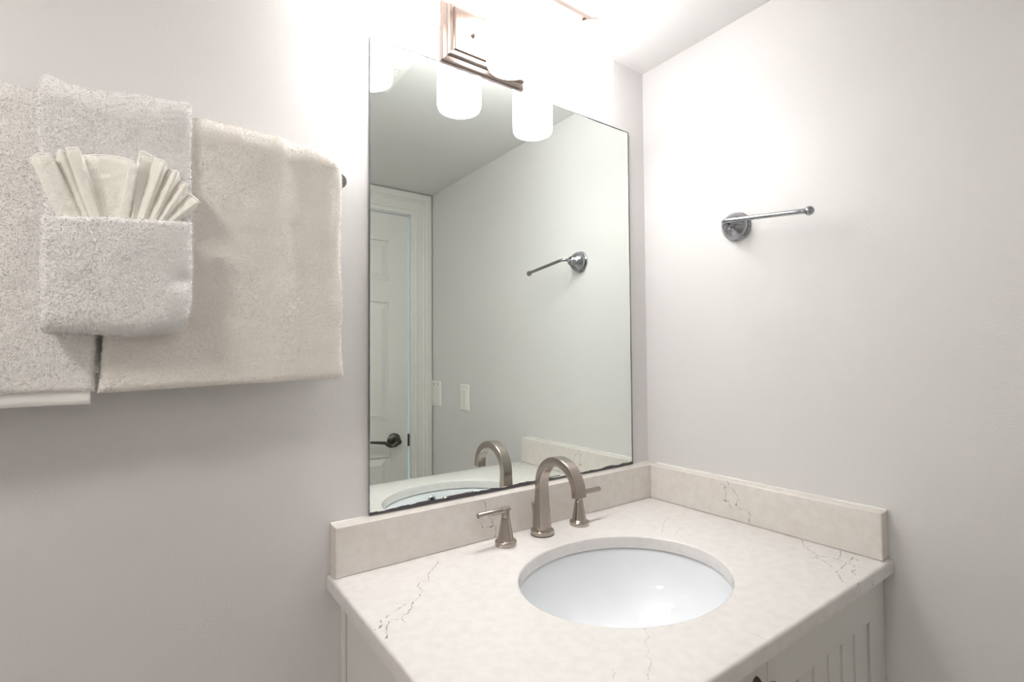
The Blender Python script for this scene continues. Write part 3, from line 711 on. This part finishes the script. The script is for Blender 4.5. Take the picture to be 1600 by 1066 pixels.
def terry_pile(parent, GG, m, length, seed, spacing=0.0013):
    """short yarn loops standing on the cloth, one small triangle each"""
    rg = np.random.default_rng(seed)
    a = GG[:-1]; b = GG[1:]
    p00, p01, p10 = a, np.roll(a, -1, 1), b; p11 = np.roll(b, -1, 1)
    P0 = p00.reshape(-1, 3); E1 = (p01-p00).reshape(-1, 3); E2 = (p10-p00).reshape(-1, 3); E3 = (p11-p00).reshape(-1, 3)
    Nf = np.cross(E1, E2); ar = np.linalg.norm(Nf, axis=1); Nf = Nf/np.maximum(ar, 1e-12)[:, None]
    c = GG.reshape(-1, 3).mean(0)
    # outward sign: the first section point set runs along one face; test with the end faces
    front = (P0[:, 1] < BY) | (P0[:, 2] > BZ)
    sgn = TERRY_SIGN
    Nf = Nf*sgn
    pr = np.where(front & (Nf[:, 1] < 0.35), ar, 0.0)
    n = int(pr.sum()/spacing**2)
    idx = rg.choice(len(pr), n, p=pr/pr.sum())
    u, v = rg.random(n)[:, None], rg.random(n)[:, None]
    base = P0[idx] + E1[idx]*u + E2[idx]*v
    nn = Nf[idx]
    t = np.cross(nn, rg.normal(0, 1, (n, 3))); t /= np.maximum(1e-9, np.linalg.norm(t, axis=1))[:, None]
    el = np.radians(rg.uniform(8, 52, n))[:, None]          # how far each loop stands up from the cloth
    d = nn*np.sin(el) + np.cross(nn, t)*np.cos(el)
    L = length*rg.uniform(0.6, 1.2, n)[:, None]; w = 0.0007
    V_ = np.stack([base - t*w - nn*0.0003, base + t*w - nn*0.0003, base + d*L], 1).reshape(-1, 3)
    me = bpy.data.meshes.new('terry_pile')
    me.vertices.add(len(V_)); me.vertices.foreach_set('co', V_.astype(np.float32).ravel())
    me.loops.add(n*3); me.loops.foreach_set('vertex_index', np.arange(n*3, dtype=np.int32))
    me.polygons.add(n); me.polygons.foreach_set('loop_start', np.arange(n, dtype=np.int32)*3)
    me.update(calc_edges=True)
    tag(link('terry_pile', me, m, parent), None, None, None, 'stuff')

TERRY_SIGN = 1.0
def upath(r, zb_back, zb_front, cz_=None, n=24):
    """over the bar: back bottom -> up -> over -> front bottom"""
    c = BZ if cz_ is None else cz_
    return [(BY+r, zb_back)] + [(BY + r*math.cos(math.pi*k/n), c + r*math.sin(math.pi*k/n)) for k in range(n+1)] + [(BY-r, zb_front)]

# bath towel on the right, its cream tone painted in for the light
def warp_cream(P):
    Q = P.copy(); fr = Q[:, 1] < BY
    k = np.clip((BZ+0.02-Q[:, 2])/0.35, 0, 1)
    # soft vertical folds on the front sheet, most towards the right
    fold = 0.0035*np.exp(-((Q[:, 0]+0.955+0.02*(0.72-Q[:, 2]))/0.012)**2) - 0.003*np.exp(-((Q[:, 0]+0.925)/0.016)**2) + 0.003*np.exp(-((Q[:, 0]+0.885)/0.014)**2) + 0.002*np.sin(Q[:, 0]*38)*k
    Q[:, 1] -= np.where(fr, fold, 0)
    Q[:, 1] -= np.where(fr, 0.006*k, 0)
    Q[:, 2] += 0.0015*np.sin(Q[:, 0]*24+1)*(Q[:, 2] > BZ)
    Q[:, 2] += np.clip((0.50-Q[:, 2])/0.15, 0, 1)*(Q[:, 0]+1.06)*0.035
    Q[:, 2] -= np.clip((Q[:, 2]-0.66)/0.05, 0, 1)*0.010*np.clip((Q[:, 0]+0.915)/0.05, 0, 1)**2
    return Q
def x_cream(s, z):
    k = np.clip((0.72-z)/0.38, 0, 1)
    return (-1.172 + 0.005*math.sin(z*19), -0.8615 + 0.004*math.exp(-((z-0.345)/0.03)**2) + 0.0015*math.sin(z*31))
o = towel('bath_towel', 'terry_light_tinted', upath(0.0195, 0.37, 0.339, 0.6955), 0.020, x_cream, warp_cream, None, (-1.02, BY, BZ), seed=11, pile=0.0018, tfun=lambda t: 0.020 + 0.009*math.exp(-((t-0.485)/0.06)**2))
tag(o, 'folded bath towel, tinted cream for the light on it, hanging on the bar, nearest the mirror', 'towel', 'bath towels')
# off-white bath towel on the left
def warp_left(P):
    Q = P.copy(); k = np.clip((BZ-Q[:, 2])/0.35, 0, 1)
    fr = Q[:, 1] < BY
    Q[:, 1] -= np.where(fr, 0.003*np.sin(Q[:, 0]*33+.6)*k + 0.004*k, 0)
    Q[:, 2] += np.where(Q[:, 2] > BZ-0.01, 0.004 - 0.004*np.exp(-((Q[:, 0]+1.235)/0.03)**2), 0)
    return Q
o = towel('bath_towel', 'terry_left', upath(0.0195, 0.36, 0.337), 0.016, lambda s, z: (-1.46, -1.1765+0.003*math.sin(z*17+1)), warp_left, None, (-1.3, BY, BZ), seed=23, step=0.0017, pile=0.0018)
tag(o, 'off-white bath towel with a flat hemmed bottom edge at the left end of the bar', 'towel', 'bath towels')
lt = o
# flat woven hem on its bottom edge
h_ = [(BY-0.0195-0.0045, 0.350), (BY-0.0195-0.0045, 0.3215)]
towel('hem', 'hem', h_, 0.006, lambda s, z: (-1.455, -1.178), lambda P: P - np.stack([0*P[:, 0], 0.003*np.sin(P[:, 0]*33+.6), 0*P[:, 0]], 1), lt, None, 0.003, 0.0002, 31)
# hand towel over both, its lower end folded up into a pocket
rh = 0.0375
hp = [(BY+rh, 0.50)] + [(BY + rh*math.cos(math.pi*k/24), BZ+0.002 + rh*math.sin(math.pi*k/24)) for k in range(25)] + [(BY-rh, 0.60), (BY-rh-0.002, 0.44)]
yb = BY-rh-0.002
hp += [(yb - 0.0125*(1-math.cos(math.pi*k/12)), 0.436 - 0.0125*math.sin(math.pi*k/12)*1.1) for k in range(1, 13)]
hp += [(yb-0.026, 0.47), (yb-0.0265, 0.52), (yb-0.025, 0.556)]
def warp_hand(P):
    Q = P.copy(); k = (Q[:, 0]+1.232)/0.158
    up = np.clip((Q[:, 2]-0.66)/0.05, 0, 1)
    Q[:, 2] += up*(-0.004 + 0.019*k + 0.008*np.exp(-((k-0.04)/0.07)**2))
    pk = np.clip((-(Q[:, 1]) - 0.098)/0.01, 0, 1)                       # pocket sheet only
    top = np.clip((Q[:, 2]-0.50)/0.05, 0, 1)
    Q[:, 2] += pk*top*(-0.008 + 0.014*k)
    Q[:, 1] -= pk*0.007*np.sin(np.clip(k, 0, 1)*math.pi)**0.7
    Q[:, 1] -= pk*0.004*np.exp(-((k-0.86)/0.14)**2 - ((Q[:, 2]-0.445)/0.03)**2)
    Q[:, 1] += pk*0.006*np.exp(-((k-0.97)/0.10)**2 - ((Q[:, 2]-0.482)/0.014)**2)
    Q[:, 0] += (pk*0.009 + (1-pk)*0.008*(Q[:, 1] < BY)*np.clip((0.66-Q[:, 2])/0.08, 0, 1))*np.clip(1-k, 0, 1)
    lo = np.clip((0.47-Q[:, 2])/0.05, 0, 1)
    Q[:, 2] -= lo*0.005
    Q[:, 0] += lo*np.where(k > 0.5, -0.006*(k-0.5)*2*lo, 0.0)
    Q[:, 2] += lo*0.004*np.sin(k*9)*np.clip(k, 0, 1) + lo*lo*0.012*np.clip((k-0.88)/0.12, 0, 1)**2
    sheet = (1-pk)*(Q[:, 1] < BY)*np.clip((0.70-Q[:, 2])/0.1, 0, 1)
    Q[:, 1] -= sheet*(0.002*np.sin(k*11) + 0.003*np.exp(-((k-0.53)/0.08)**2))
    return Q
o = towel('hand_towel', 'terry_white', hp, 0.0105, lambda s, z: (-1.2325, -1.0735), warp_hand, None, (-1.153, BY, BZ), seed=41, tfun=lambda t: 0.0105 + 0.0045*min(1, max(0, (t-0.72)/0.04)), step=0.0014, fuzz=0.0006, pile=0.0023)
tag(o, 'white hand towel draped over both bath towels, folded up into a pocket', 'towel')
ht = o
# corner of the inner fold peeking out beside the pocket
rows = [[Vector((-1.080, -0.1005, z)), Vector((x1+0.003, -0.1005, z-0.001)), Vector((x1+0.003, -0.0980, z-0.001)), Vector((-1.080, -0.0980, z))] for z, x1 in ((0.500, -1.0765), (0.478, -1.0735), (0.455, -1.0700), (0.4465, -1.0685), (0.4455, -1.0760))]
MB().rows(rows, True, True, True).build('fold_corner', 'hem', ht, None, 40)

# pleated washcloth fan in the pocket
def fan_mesh():
    K = np.array(FAN); n = len(K); sub = 7; nr = 46
    t = np.linspace(0, n-1, (n-1)*sub+1)
    def cub(v):
        i = np.clip(np.floor(t).astype(int), 0, n-2); f = t-i; f = f*f*(3-2*f)*0.55 + f*0.45
        return v[i]*(1-f) + v[i+1]*f
    xt, zt, xb, zb_, dp = [cub(K[:, k]) for k in range(5)]
    rowsV = []
    for q in np.linspace(-0.55, 1, nr):
        x = xb + (xt-xb)*q; z = zb_ + (zt-zb_)*q
        amp = 0.35 + 0.65*max(0, q)
        y = -0.1015 - dp*0.00105*amp - 0.004*max(0, q-0.1)
        # curl the very top back a little
        y = y + 0.0015*max(0, q-0.9)/0.1
        rowsV.append(np.stack([x, y, z], 1))
    G = np.array(rowsV); A = G.reshape(-1, 3)
    A[:, 1] += 0.0006*vnoise(A, 420, 5) + 0.0008*vnoise(A, 120, 6)
    A[:, 0] += 0.0005*vnoise(A, 300, 7)
    return A.reshape(G.shape)
G = fan_mesh()
wc = link('washcloth', grid_mesh('washcloth', G, wrap=False), 'wash', None, (-1.15, -0.10, 0.53))
md = wc.modifiers.new('thickness', 'SOLIDIFY'); md.thickness = 0.0028; md.offset = 0
tag(wc, 'ivory washcloth pleated into a fan, tucked in the hand towel pocket', 'washcloth')
# its stitched rim along the top of the pleats
E_ = G[-1]; pts = [tuple(p) for p in E_[::2]]
MB().tube(pts, 0.0019, 8).build('rim', 'hem', wc, None, 80)
